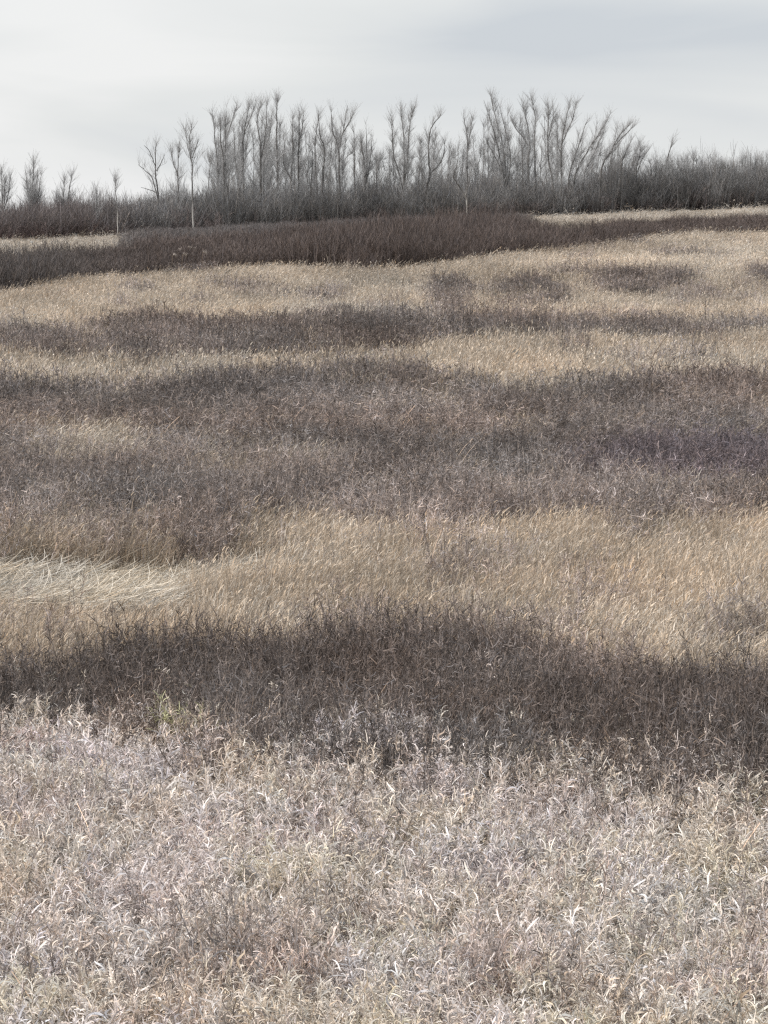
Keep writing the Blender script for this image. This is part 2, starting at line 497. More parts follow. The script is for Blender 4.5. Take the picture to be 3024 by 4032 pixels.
# ---- straw grass, dead weeds and lodged grass over the field
near_straw = [straw_tuft(0.14, 56, 0.42, 0.0058, 0.85) for _ in range(8)]
far_straw = [straw_tuft(0.45, 100, 0.50, 0.012, 0.85) for _ in range(6)]
near_weed = [weed_tuft(0.15, 11, 0.58, 0.0056, 17) for _ in range(8)]
far_weed = [weed_tuft(0.42, 24, 0.62, 0.011, 12) for _ in range(6)]
lodged = [lodged_tuft(0.18, 150, 0.34, 0.0060) for _ in range(6)]

p = spacing_points(10.4, 205, 0.0042, 0.085, 1.6)
x, y, s0 = p.T
z = terrain(x, y)
u, v = project(x, y, z + 0.48)
_, vg = project(x, y, z + 0.08)
d, n1, n2 = darkness(u, v, x, y)
pick = d + (RNG.random(len(x)) - 0.5) * 0.55
th = band(u, v, TH_T, TH_B, 2, 3) > 0.5
infront = v < poly(u, B_NEAR_B) + 16 + (n1 - .5) * 30
beyond = v < poly(u, TH_T)
hid = beyond & (u > 132) & (u < 516)
brown = smooth(0.56, 0.70, fbm(x / 0.45 + 3, y / 0.6, 97, 3))
stray = ~infront & (RNG.random(len(x)) < 0.05 + 0.3 * brown)      # dark stalks among the bleached grass
is_dark = ((pick > 0.5) & infront | stray) & ~th & ~beyond
lod = (blob(u + (n2 - .5) * 60, vg + (n1 - .5) * 14, -110, 285, 541, 602) > 0.15 + 0.6 * RNG.random(len(x))) & (v > 520) & infront
is_dark &= ~lod
veil = (blob(u, v, -90, 215, 541, 602) > 0.3) & ~lod & (vg > 575)   # grass before the lodged patch stays short
is_straw = ~is_dark & ~th & infront & ~lod & ~hid
far = y > 45

big_n = fbm(x / (0.09 * y) + 31, np.log(y) * 7, 61, 3)
hue = fbm(x / (0.04 * y) - 7, np.log(y) * 12, 67, 3) - 0.5
for far_flag, name, meshes, lab in ((False, 'straw_grass', near_straw, 'fine straw coloured grass between the two dark weed bands'),
                                    (True, 'straw_grass', far_straw, 'distant straw coloured grass below the dark thicket')):
    k = is_straw & (far == far_flag)
    n = int(k.sum())
    t = np.tile(C_STRAW, (n, 1)) * (0.70 + 0.55 * big_n[k] + 0.75 * (n2[k] - .5))[:, None]
    t *= 1 + np.c_[0.05 * hue[k], -0.05 * hue[k], -0.16 * hue[k]]
    uu, vv = u[k], v[k]
    pale = np.maximum.reduce([blob(uu, vv, 262, 425, 297, 317) * .8, blob(uu, vv, 139, 250, 350, 374) * .5,
                              blob(uu, vv, 231, 280, 577, 592) * .8, blob(uu, vv, 15, 165, 411, 436) * .8,
                              blob(uu, vv, 235, 310, 282, 296) * .4, beyond[k] * 0.8])
    t = t * (1 - pale[:, None]) + pale[:, None] * np.array([0.52, 0.47, 0.41]) * U(0.8, 1.2, n)[:, None]
    t *= (1 - 0.45 * np.clip(d[k], 0, 1))[:, None] * U(0.68, 1.28, n)[:, None]
    sx = U(0.8, 1.25, n) * (s0[k] / 0.13 if not far_flag else s0[k] / 0.40).clip(0.8, 1.7)
    sz = U(0.7, 1.15, n) * np.where(beyond[k], 0.5, np.where(veil[k], 0.35, 1.0)) * (0.75 + 0.5 * n1[k])
    scatter(name, meshes, np.c_[x[k], y[k], z[k] - 0.02], rz(n, 0.7, .2), np.c_[sx, sx, sz], RNG.integers(0, len(meshes), n), t, lab, 'grass')

for far_flag, name, meshes, lab in ((False, 'dead_weeds', near_weed, 'dark dead weeds in the nearest dark band'),
                                    (True, 'dead_weeds', far_weed, 'distant dark weed stripes and patches across the straw field')):
    k = is_dark & (far == far_flag)
    n = int(k.sum())
    uu, vv = u[k], v[k]
    t = np.tile(C_DARK, (n, 1)) * (1.0 + 0.9 * (big_n[k] - .5) + 0.9 * (n2[k] - .5))[:, None]
    t *= (1.75 - 1.10 * np.clip(d[k], 0.3, 1))[:, None]
    pur = blob(uu, vv, 570, 830, 428, 470)
    t = t * (1 - pur[:, None] * np.array([.20, .20, .08]))
    t *= 1 + np.c_[0.14 * hue[k], -0.03 * hue[k], -0.14 * hue[k]]
    t *= U(0.6, 1.45, n)[:, None]
    sx = U(0.8, 1.25, n) * (s0[k] / 0.12 if not far_flag else s0[k] / 0.38).clip(0.8, 1.7)
    sz = (U(0.5, 1.25, n) if far_flag else U(0.65, 1.15, n)) * (0.75 + 0.5 * n1[k])
    scatter(name, meshes, np.c_[x[k], y[k], z[k] - 0.02], rz(n, tilt=.16), np.c_[sx, sx, sz], RNG.integers(0, len(meshes), n), t, lab, 'weeds')

k = lod
n = int(k.sum())
t = np.tile([0.84, 0.775, 0.68], (n, 1)) * (0.5 + 1.0 * n2[k])[:, None] * U(0.85, 1.15, n)[:, None]
t *= 1 + np.c_[0.15 * hue[k], 0 * hue[k], -0.3 * hue[k]]
sx = U(0.9, 1.3, n)
scatter('lodged_grass', lodged, np.c_[x[k], y[k], z[k]], rz(n, 0.6, .05), np.c_[sx, sx, sx], RNG.integers(0, len(lodged), n), t,
        'greyish flattened grass lying in waves at the left', 'grass')

# ---- dark red-brown thicket in front of the trees
thick = [shrub(1.5, 46, 0.020, 0.75, 7) for _ in range(7)]
p = spacing_points(90, 205, 0.0, 0.7, 4)
x, y, s0 = p.T
z = terrain(x, y)
u, vb = project(x, y, z + 0.40)
body = np.clip((poly(u, TH_B) - poly(u, TH_T)) / 36, 0.45, 1)      # the thicket is lower where it is narrow
_, v = project(x, y, z + (1.12 + 0.55 * smooth(440, 600, u)) * body)
n1 = fbm(x / 4.0, y / 6.0, 71, 3)
w1 = (n1 - .5) * 7
main = (v + w1 > poly(u, TH_T)) & (vb + w1 < poly(u, TH_B))
low = (v + w1 <= poly(u, TH_T)) & (u > 128) & (u < 522) & (y < np.interp(u, [0, 768], [198, 236]) + 3) & (RNG.random(len(x)) < .8)
k = main | low
x, y, z, u, v, n1, body, low = (a[k] for a in (x, y, z, u, v, n1, body, low))
body = np.where(low, 0.42, body)
n = len(x)
t = np.tile([0.142, 0.116, 0.107], (n, 1)) * (0.8 + 0.7 * (fbm(x / 5, y / 8, 73, 3) - .3))[:, None] * U(.85, 1.15, n)[:, None]
gr = smooth(180, 20, u)[:, None]
t = t * (1 - gr) + gr * np.array([0.135, 0.12, 0.115]) * U(.85, 1.15, n)[:, None]
t = np.where(low[:, None], np.array([0.17, 0.155, 0.152]) * U(.8, 1.2, (n, 1)), t)
s = U(0.75, 1.1, n)
scatter('shrub_thicket', thick, np.c_[x, y, z], rz(n, tilt=.05), np.c_[s, s, s * body * (0.72 + 0.5 * n1) * U(0.6, 1.2, n)], RNG.integers(0, 7, n), t,
        'dense low red brown thicket of leafless shrubs in front of the trees', 'thicket')

# ---- grey brush under the trees
BRUSH_T = [(0, 209), (60, 207), (130, 205), (200, 196), (260, 200), (300, 197), (350, 198), (400, 193), (450, 192), (520, 189), (560, 186), (620, 180), (660, 180), (700, 176), (768, 172)]


def tree_dist(u):
    return np.interp(u, [0, 768], [198, 236])


brush = [shrub(3.0, 40, 0.024, 0.9, 10, 0.08) for _ in range(8)]
n = 2400
u = RNG.uniform(-70, 838, n)
y = tree_dist(u) + RNG.uniform(-3, 16, n)
x = (u - W / 2) / F * y
z = terrain(x, y)
vt = poly(u, BRUSH_T) + RNG.normal(0, 5.0, n) + 22 * (fbm(u / 15, u * 0 + 1, 83, 3) - .5)
top = CAMZ + y * (HOR - vt) / F
h = np.clip(top - z, 0.8, 5) * U(0.80, 1.04, n)
low = RNG.random(n) < 0.35
h = np.where(low, h * U(0.35, 0.7, n), h)
tall = (RNG.random(n) < .22) & ~low & (u > 190)
h = np.where(tall, h * U(1.1, 1.5, n), h)
t = np.tile([0.210, 0.204, 0.202], (n, 1)) * (0.40 + 1.2 * fbm(u / 18, y / 5, 87, 3))[:, None]
rb = (smooth(180, 60, u) * 0.8)[:, None]
t = t * (1 - rb) + rb * np.array([0.18, 0.152, 0.148])
t = np.where(low[:, None], t * np.array([0.85, 0.74, 0.72]), t)
s = h / 2.9
scatter('brush_understorey', brush, np.c_[x, y, z], rz(n, tilt=.05), np.c_[U(.8, 1.2, n), U(.8, 1.2, n), s], RNG.integers(0, 8, n), t,
        'grey leafless brush massed around the feet of the bare trees', 'brush')


# ------------------------------------------------------------------ trees
class Tubes:
    def __init__(self):
        self.v, self.f = [], []

    def add(self, pts, rad, sides=3):
        pts = np.asarray(pts, float); m = len(pts)
        d = np.gradient(pts, axis=0); d /= np.linalg.norm(d, axis=1, keepdims=True) + 1e-9
        a = np.cross(d, [0.31, 0.9, 0.17]); a /= np.linalg.norm(a, axis=1, keepdims=True) + 1e-9
        b = np.cross(d, a)
        an = np.arange(sides) * 2 * np.pi / sides
        ring = pts[:, None] + (a[:, None] * np.cos(an)[None, :, None] + b[:, None] * np.sin(an)[None, :, None]) * np.asarray(rad)[:, None, None]
        o = len(self.v)
        self.v.extend(ring.reshape(-1, 3).tolist())
        for k in range(m - 1):
            for j in range(sides):
                q = (j + 1) % sides
                self.f.append((o + k * sides + j, o + k * sides + q, o + (k + 1) * sides + q, o + (k + 1) * sides + j))

    def build(self, name, mat, parent):
        me = bpy.data.meshes.new(name); me.from_pydata(self.v, [], self.f); me.update()
        me.polygons.foreach_set('use_smooth', np.ones(len(me.polygons), bool))
        me.materials.append(mat)
        o = bpy.data.objects.new(name, me); COL.objects.link(o); o.parent = parent
        return o


def spline(pts, per=4):
    pts = np.asarray(pts, float)
    q = np.vstack([2 * pts[0] - pts[1], pts, 2 * pts[-1] - pts[-2]])
    out = []
    for i in range(len(pts) - 1):
        p0, p1, p2, p3 = q[i:i + 4]
        for t in np.arange(per) / per:
            out.append(0.5 * (2 * p1 + (p2 - p0) * t + (2 * p0 - 5 * p1 + 4 * p2 - p3) * t * t + (3 * p1 - p0 - 3 * p2 + p3) * t ** 3))
    out.append(pts[-1])
    return np.array(out)


def thing(name, label, cat, loc, group=None):
    o = bpy.data.objects.new(name, None); COL.objects.link(o)
    o.location = loc; o['label'] = label; o['category'] = cat
    o.empty_display_size = 0.3
    if group:
        o['group'] = group
    return o


K = W / 3024.0


def tree(name, label, bx, stems, cat='tree', white=False, dense=1.0, thick_=1.0, y=None, group=None, twig=1.0, lean=0.1):
    rng = random.Random(int(bx * 13 + len(stems)))
    ub = bx * K
    y = y if y is not None else float(tree_dist(ub)) + (rng.uniform(-6.0, -4.5) if white else rng.uniform(-2.0, 5.0))
    xb = (ub - W / 2) / F * y
    zb = float(terrain(xb, y))
    root = thing(name, label, cat, (xb, y, zb - 0.05), group)
    T, C_ = Tubes(), Tubes()
    wide, bare = rng.uniform(0.6, 1.55), [rng.uniform(0.2, 0.95) for _ in range(3)]
    for si, st in enumerate(stems):
        pts = []
        first = st[0]
        if si == 0 or first[1] > 790 or len(st) < 2:
            pts.append((0, 0, 0))
        dy = 0.0
        amp = rng.uniform(-0.10, 0.10)
        for j, (px, py) in enumerate(st):
            X, _, Z = at(px * K, py * K, y)
            pts.append((X - xb, dy, Z - zb)); dy += amp * 4 + rng.uniform(-.1, .1)
        if len(pts) < 3:
            a, b = pts[0], pts[-1]
            pts.insert(1, tuple((a[i] + b[i]) / 2 + (0.06 if i < 2 else 0) * rng.uniform(-1, 1) for i in range(3)))
        P = spline(pts, 4)
        P[1:-1, :2] += np.array([[rng.uniform(-.03, .03), rng.uniform(-.05, .05)] for _ in range(len(P) - 2)])
        seg = np.linalg.norm(np.diff(P, axis=0), axis=1).sum()
        r0 = (0.026 + 0.0055 * seg) * thick_ * (0.8 if white else 1) * (1 if si == 0 else 0.75)
        tt = np.linspace(0, 1, len(P))
        T.add(P, r0 * (1 - tt) ** 0.75 + 0.012, 6)
        nb = int(seg * 7.2 * dense)
        for _ in range(nb):
            t = rng.uniform(0.10 if si == 0 else 0.1, 1.0) ** 1.15
            if min(abs(t - q_) for q_ in bare) < 0.035:
                continue
            k = t * (len(P) - 1); j = min(int(k), len(P) - 2)
            p0 = P[j] + (P[j + 1] - P[j]) * (k - j)
            if p0[2] < (2.6 if white else 1.2) and rng.random() < (.97 if white else .7):
                continue
            ax = P[j + 1] - P[j]; ax = ax / (np.linalg.norm(ax) + 1e-9)
            an = rng.uniform(0, 2 * math.pi)
            out = np.array([math.cos(an), math.sin(an), 0.0])
            o_ = rng.uniform(0.45, 1.15) * (1 - 0.72 * t) * wide
            d = ax * (1 - 0.45 * o_) + out * o_ + np.array([lean, 0, 0.15]); d /= np.linalg.norm(d)
            ln = (0.30 + (1 - t) * 0.30 * seg * rng.uniform(0.2, 1.1)) * rng.uniform(0.6, 1.25)
            ln = min(ln, 2.4)
            c, q = [p0], p0.copy()
            for _k in range(5):
                d = d + np.array([rng.gauss(0, .2), rng.gauss(0, .2), 0.14]); d /= np.linalg.norm(d)
                q = q + d * ln / 5; c.append(q.copy())
            rb = 0.008 + 0.005 * ln
            C_.add(c, np.linspace(rb, 0.007, 6), 3)
            for _k in range(int((5 + 8.5 * ln) * twig)):
                kk = rng.uniform(0.15, 1) * 5; jj = min(int(kk), 4)
                b0 = c[jj] + (c[jj + 1] - c[jj]) * (kk - jj)
                an = rng.uniform(0, 2 * math.pi)
                dd = d * 0.8 + np.array([math.cos(an) * .62 + lean, math.sin(an) * .62, 0.38]); dd /= np.linalg.norm(dd)
                l2 = rng.uniform(0.25, 0.9)
                m_ = b0 + dd * l2 * .5
                e_ = m_ + (dd + np.array([rng.gauss(0, .2), rng.gauss(0, .2), .25])) * l2 * .5
                C_.add([b0, m_, e_], [0.006, 0.005, 0.0035], 3)
    T.build('trunk', M_BARKW if white else M_BARK, root)
    C_.build('crown', M_CROWN, root)
    return root


G1 = 'bare trees of the tree line'
TREES = [
    ('sapling', 'thin three stemmed sapling at the far left edge of the hedge', 14, [[(8, 760), (5, 675)], [(14, 840), (30, 780), (42, 695)], [(14, 840), (20, 770), (22, 720)]], {}),
    ('sapling', 'cone shaped sapling with upswept stems standing alone above the left hedge', 128, [[(128, 760), (134, 610)], [(126, 830), (110, 770), (98, 690)], [(130, 830), (150, 780), (165, 690)], [(130, 820), (140, 760), (155, 660)], [(126, 820), (118, 760), (112, 660)]], dict(dense=1.1)),
    ('sapling', 'low sapling with a taller right stem, next right of the cone shaped sapling', 262, [[(270, 770), (283, 681)], [(262, 830), (250, 780), (258, 705)], [(258, 830), (225, 800), (222, 745)]], {}),
    ('sapling', 'spindly short sapling poking just above the hedge, left of the pale trunked sapling', 380, [[(380, 830), (380, 740)]], dict(thick_=.6)),
    ('birch', 'slim sapling with a pale lower trunk, left of the forked tree with low limb', 467, [[(463, 850), (458, 780), (455, 706)]], dict(white=True, thick_=.8)),
    ('bare_tree', 'small forked bare tree with a low limb reaching out to the left', 628, [[(622, 760), (612, 680), (611, 600), (612, 561)], [(624, 790), (600, 700), (575, 672), (545, 645)], [(612, 650), (590, 595), (570, 570)], [(616, 670), (638, 630), (645, 600)], [(626, 760), (590, 745), (555, 735)]], dict(dense=.55, twig=.6)),
    ('bare_tree', 'small Y shaped bare tree just left of the white trunked birch', 704, [[(702, 760), (699, 690), (680, 640), (667, 580)], [(699, 690), (703, 620), (708, 555)]], dict(dense=.7)),
    ('birch', 'birch with the brightest white lower trunk and a small forked top', 764, [[(759, 830), (757, 720), (756, 640), (745, 560), (753, 495)], [(756, 640), (735, 560), (728, 505)], [(757, 620), (775, 570), (783, 545)]], dict(white=True, dense=.6)),
    ('bare_tree', 'leftmost slender tree of the big left clump, next right of the white trunked birch', 862, [[(860, 760), (858, 650), (848, 560), (836, 446)]], {}),
    ('bare_tree', 'slender upright tree second from left in the big left clump', 884, [[(884, 760), (880, 620), (868, 540), (869, 458)]], {}),
    ('bare_tree', 'feathery topped tree third from left in the big left clump', 899, [[(896, 770), (888, 660), (890, 540), (893, 428)], [(890, 540), (915, 470), (932, 410)]], {}),
    ('bare_tree', 'thin tree leaning left inside the big left clump', 950, [[(944, 760), (938, 690), (922, 620), (920, 525)]], dict(dense=.7)),
    ('bare_tree', 'tree whose plumed top bends right, left of the tallest straight tree', 957, [[(957, 760), (958, 640), (960, 530), (983, 416)], [(960, 530), (990, 450), (1007, 398)]], {}),
    ('bare_tree', 'twin topped tree with a stout dark trunk left of the tallest straight tree', 1028, [[(1028, 780), (1027, 650), (1026, 560), (1010, 480), (1025, 410)], [(1027, 620), (1042, 560), (1048, 480), (1050, 410)]], dict(thick_=1.2)),
    ('bare_tree', 'dark tree leaning slightly right, immediately left of the tallest straight tree', 1041, [[(1038, 760), (1037, 650), (1040, 600), (1060, 520), (1065, 440)]], {}),
    ('bare_tree', 'tallest straight bare tree rising like a mast from the left clump', 1096, [[(1093, 740), (1090, 600), (1089, 480), (1089, 383)]], dict(thick_=1.25)),
    ('bare_tree', 'tree with a crooked left limb, next right of the tallest straight tree', 1150, [[(1148, 760), (1146, 700), (1152, 600), (1150, 520), (1152, 455)], [(1146, 700), (1120, 650), (1116, 610), (1125, 540)]], dict(thick_=1.1)),
    ('bare_tree', 'tree with two close straight tops, second right of the tallest straight tree', 1176, [[(1176, 760), (1174, 640), (1178, 540), (1179, 434)], [(1177, 560), (1190, 500), (1195, 450)]], dict(thick_=1.1)),
    ('bare_tree', 'short thin tree in the gap right of the tallest straight tree', 1228, [[(1224, 760), (1228, 660), (1230, 597)]], dict(dense=.6)),
    ('bare_tree', 'tall wavy tree leaning left near the middle of the tree line', 1250, [[(1250, 780), (1245, 690), (1240, 560), (1255, 450)]], dict(dense=.9)),
    ('bare_tree', 'tree with a kinked trunk in the middle of the tree line', 1270, [[(1270, 760), (1272, 670), (1279, 590), (1262, 530), (1254, 446)]], dict(dense=.8)),
    ('bare_tree', 'tall three topped tree at the right end of the left clump', 1340, [[(1339, 760), (1335, 650), (1332, 580), (1310, 510), (1303, 434)], [(1333, 590), (1350, 520), (1369, 410)], [(1350, 520), (1380, 470), (1393, 440)]], dict(thick_=1.15)),
    ('bare_tree', 'short slim tree just left of the thick double trunked tree', 1398, [[(1397, 750), (1396, 640), (1393, 513)]], dict(dense=.5, thick_=.8)),
    ('bare_tree', 'short thick double trunked tree standing at the gap in the middle', 1438, [[(1437, 760), (1434, 640), (1424, 580), (1420, 530)], [(1440, 720), (1445, 620), (1441, 495)], [(1440, 720), (1456, 640), (1465, 540)]], dict(thick_=1.5)),
    ('bare_tree', 'fan shaped tree with three tops just right of the middle gap', 1590, [[(1588, 760), (1592, 650), (1590, 540), (1578, 428)], [(1588, 760), (1575, 690), (1552, 620), (1545, 540), (1542, 452)], [(1590, 720), (1605, 620), (1612, 500), (1632, 416)]], dict(dense=1.1, thick_=1.1)),
    ('bare_tree', 'dark sinuous tree with an S bend and a right side fork', 1672, [[(1672, 790), (1685, 720), (1693, 680), (1687, 610), (1693, 520), (1712, 480), (1735, 452)], [(1693, 680), (1725, 650), (1745, 610), (1750, 560)]], dict(thick_=1.15)),
    ('bare_tree', 'low thin tree right beside the S bent tree', 1722, [[(1720, 800), (1715, 720), (1720, 650)]], dict( thick_=.7, dense=.7)),
    ('birch', 'low crooked pale trunked birch forking wide above the thicket', 1837, [[(1838, 810), (1832, 770), (1800, 720), (1785, 690), (1800, 640), (1803, 570)], [(1832, 770), (1850, 700), (1860, 640)]], dict(white=True, thick_=1.1)),
    ('bare_tree', 'upright brushy tree behind the crooked pale trunked birch', 1846, [[(1843, 740), (1840, 640), (1842, 560), (1825, 452)], [(1842, 580), (1855, 500), (1862, 465)]], dict(dense=1.1)),
    ('bare_tree', 'wide fan of four limbs at the left of the big right clump', 1991, [[(1990, 730), (1985, 600), (1958, 480), (1934, 380)], [(1988, 740), (1970, 660), (1940, 600), (1915, 560)], [(1990, 730), (1960, 580), (1940, 500), (1904, 392)], [(1990, 740), (2010, 650), (2000, 560), (1965, 420)]], dict(dense=1.0)),
    ('bare_tree', 'short thin tree between the four limbed fan and the right clump trunks', 2060, [[(2060, 740), (2058, 650), (2056, 570)]], dict(dense=.5)),
    ('bare_tree', 'two topped tree leaning left in the big right clump', 2084, [[(2084, 740), (2080, 640), (2075, 560), (2030, 500), (2012, 452)], [(2082, 640), (2085, 540), (2070, 460), (2054, 398)]], {}),
    ('bare_tree', 'straight tree in the heart of the big right clump', 2112, [[(2110, 740), (2108, 640), (2105, 540), (2110, 460), (2096, 386)]], {}),
    ('bare_tree', 'tall tree with two close tops, right of centre in the right clump', 2178, [[(2175, 720), (2160, 620), (2157, 530), (2160, 460), (2157, 392)], [(2160, 540), (2180, 460), (2178, 400)]], {}),
    ('bare_tree', 'tall V topped tree at the right shoulder of the right clump', 2211, [[(2210, 720), (2208, 620), (2215, 530), (2241, 404)], [(2214, 560), (2250, 480), (2271, 404)], [(2208, 620), (2195, 540), (2190, 460)]], dict(dense=1.1)),
    ('bare_tree', 'steep leaning tree, first of the trees tilting to the right', 2235, [[(2240, 700), (2262, 620), (2290, 540), (2313, 476)]], dict(lean=.3)),
    ('bare_tree', 'longest tree tilting strongly to the right', 2250, [[(2265, 690), (2310, 600), (2360, 520), (2404, 446)]], dict(lean=.35)),
    ('bare_tree', 'shorter tree tilting right under the longest tilted one', 2290, [[(2300, 690), (2330, 620), (2380, 510)]], dict(lean=.35)),
    ('bare_tree', 'tilted tree with a forked tip, last tall one towards the right', 2355, [[(2370, 660), (2400, 600), (2440, 530), (2470, 495)], [(2420, 570), (2460, 530), (2497, 495)]], dict(lean=.35)),
    ('sapling', 'small tilted sapling right of the fork tipped tilted tree', 2440, [[(2448, 650), (2465, 600), (2485, 555)]], dict(lean=.3)),
    ('sapling', 'small V shaped sapling where the tree line drops on the right', 2500, [[(2505, 670), (2515, 620), (2523, 573)], [(2506, 680), (2530, 620), (2547, 593)]], dict(dense=.7)),
    ('sapling', 'thin slanting sapling sticking up above the right hand bushes', 2615, [[(2622, 660), (2632, 600), (2648, 540)]], dict(dense=.5, lean=.2)),
]
for nm, lab, bx, stems, kw in TREES:
    tree(nm, lab, bx, stems, group=G1, **kw)

# rounded bushes on the right skyline
BUSHES = [(2585, 630, 48, 'leftmost rounded leafless bush of the low right skyline'),
          (2662, 625, 46, 'leafless bush under the thin slanting sapling'),
          (2728, 608, 50, 'taller round topped leafless bush in the low right skyline'),
          (2795, 622, 46, 'leafless bush next right of the round topped bush'),
          (2860, 638, 46, 'lowest leafless bush in the dip of the right skyline'),
          (2945, 612, 55, 'round leafless bush close to the right frame edge'),
          (3010, 618, 55, 'leafless bush cut by the right frame edge')]
for bx, ty, rw, lab in BUSHES:
    rr = random.Random(bx)
    stems = []
    for k in range(8):
        o = -1 + 2 * k / 7
        tx = bx + o * rw + rr.uniform(-6, 6)
        stems.append([(bx + o * rw * .35, 790), (bx + o * rw * .75, 715), (tx, ty + abs(o) ** 2 * 40 + rr.uniform(0, 16))])
    tree('bush', lab, bx, stems, cat='bush', dense=1.3, thick_=.55, group='bushes on the right skyline', twig=1.2)

# slender trees in the hazy row behind
rr = random.Random(5)
TOP = [(800, 600), (850, 470), (1000, 430), (1180, 455), (1300, 470), (1400, 500), (1480, 560), (1530, 500), (1620, 470), (1780, 520), (1900, 440), (2050, 420), (2250, 430), (2400, 500), (2520, 580)]
for k in range(60):
    bx = 815 + k * 28.4 + rr.uniform(-14, 14)
    ty = float(np.interp(bx, [a for a, b in TOP], [b for a, b in TOP])) + rr.uniform(5, 110)
    ln = rr.uniform(-14, 16) + (40 if bx > 2200 else 0)
    st = [[(bx + ln * .2, 740), (bx + ln * .5 + rr.uniform(-5, 5), 640), (bx + ln, ty)]]
    if k % 2:
        st.append([(bx + ln * .3, 690), (bx + 18, 620), (bx + ln + 26, ty + 40)])
    tree('bare_tree', 'slim faint bare tree in the back row behind the main trunks', bx, st, y=float(tree_dist(bx * K)) + rr.uniform(10, 22),
         group='faint bare trees of the back row', dense=1.15, thick_=.42, twig=1.0)


# ------------------------------------------------------------------ single stalks that stand out in the field
def stalk(label, u, v, vt, lean, mat_tint, cat='weed', twigs=6, name='weed_stalk', r=0.006, arch=0.0):
    """one dead stalk: foot seen at row v, tip at row vt"""
    yy = 10.0
    lo, hi = 9.0, 210.0
    for _ in range(50):
        yy = (lo + hi) / 2
        xx = (u - W / 2) / F * yy
        _, vv_ = project(xx, yy, float(terrain(xx, yy)))
        if vv_ > v: lo = yy
        else: hi = yy
    xx = (u - W / 2) / F * yy
    zz = float(terrain(xx, yy))
    _, _, ztop = at(u, vt, yy)
    hh = max(0.3, ztop - zz)
    root = thing(name, label, cat, (xx, yy, zz - 0.02))
    rg = random.Random(int(u * 7 + v))
    T = Tubes()
    pts = [(lean * hh * (t ** 1.4) + rg.uniform(-.012, .012), rg.uniform(-.02, .02), hh * (t - arch * t * t * t)) for t in np.linspace(0, 1, 7)]
    P = spline(pts, 3)
    rr_ = np.linspace(r, r * .45, len(P))
    T.add(P, rr_, 5)
    T.build('stem', mat_tint, root)
    if twigs:
        for _ in range(twigs):
            Tw = Tubes()
            t = rg.uniform(.35, 1); k = t * (len(P) - 1); j = min(int(k), len(P) - 2)
            an = rg.uniform(0, 6.28); l = hh * rg.uniform(.06, .2)
            d = np.array([math.cos(an) * .7 + lean * .5, math.sin(an) * .7, .75])
            a = P[j]
            Tw.add([a, a + d * l * .5, a + d * l + np.array([0, 0, -.15 * l])], [r * .55, r * .5, r * .35], 3)
            Tw.build('twig', mat_tint, root)
    return root


def stem_material(name, c):
    m = bpy.data.materials.new(name); nt, N, L = nodes(m)
    out = N.new('ShaderNodeOutputMaterial'); bs = N.new('ShaderNodeBsdfPrincipled'); bs.inputs['Roughness'].default_value = .75
    no = N.new('ShaderNodeTexNoise'); no.inputs['Scale'].default_value = 9
    cr = N.new('ShaderNodeValToRGB')
    cr.color_ramp.elements[0].color = (*[a * .7 for a in c], 1); cr.color_ramp.elements[1].color = (*[min(1, a * 1.3) for a in c], 1)
    L.new(no.outputs['Fac'], cr.inputs[0]); L.new(cr.outputs[0], bs.inputs['Base Color']); L.new(bs.outputs[0], out.inputs['Surface'])
    return m


M_SD, M_SP = stem_material('dark_stalk', (0.07, 0.055, 0.045)), stem_material('pale_stalk', (0.55, 0.47, 0.36))
M_SB = stem_material('brown_stalk', (0.2, 0.15, 0.11))
stalk('lone dark weed stalk upright in the straw grass on the right', 704, 336, 298, .04, M_SD, r=.012)
stalk('long brown stem slanting right over the straw grass', 641, 382, 335, .55, M_SB, r=.014, twigs=2)
stalk('dark upright weed stalk at the top of the near straw belt', 424, 566, 510, .0, M_SD, r=.008, twigs=10)
stalk('crooked black stalk rising at the left end of the near dark band', 117, 675, 622, -.05, M_SD, r=.011, twigs=4)
stalk('pale upright stem in front of the big dark weed patch', 552, 512, 465, .03, M_SP, r=.007, twigs=3)
stalk('short pale stem under the dark patch at centre right', 583, 520, 490, .02, M_SP, r=.006, twigs=1)
stalk('pale broken stem slanting left across the near dark band', 444, 668, 636, -1.1, M_SP, r=.006, twigs=0)
stalk('pale slanting stem reaching to the right frame edge', 728, 462, 420, .9, M_SP, r=.008, twigs=0)



def foot(u, v):
    lo, hi = 9.0, 220.0
    for _ in range(50):
        yy = (lo + hi) / 2
        xx = (u - W / 2) / F * yy
        if project(xx, yy, float(terrain(xx, yy)))[1] > v: lo = yy
        else: hi = yy
    return xx, yy, float(terrain(xx, yy))


M_HEAD = stem_material('seed_fluff', (0.72, 0.66, 0.58))
M_GREEN = stem_material('green_weed', (0.50, 0.49, 0.30))


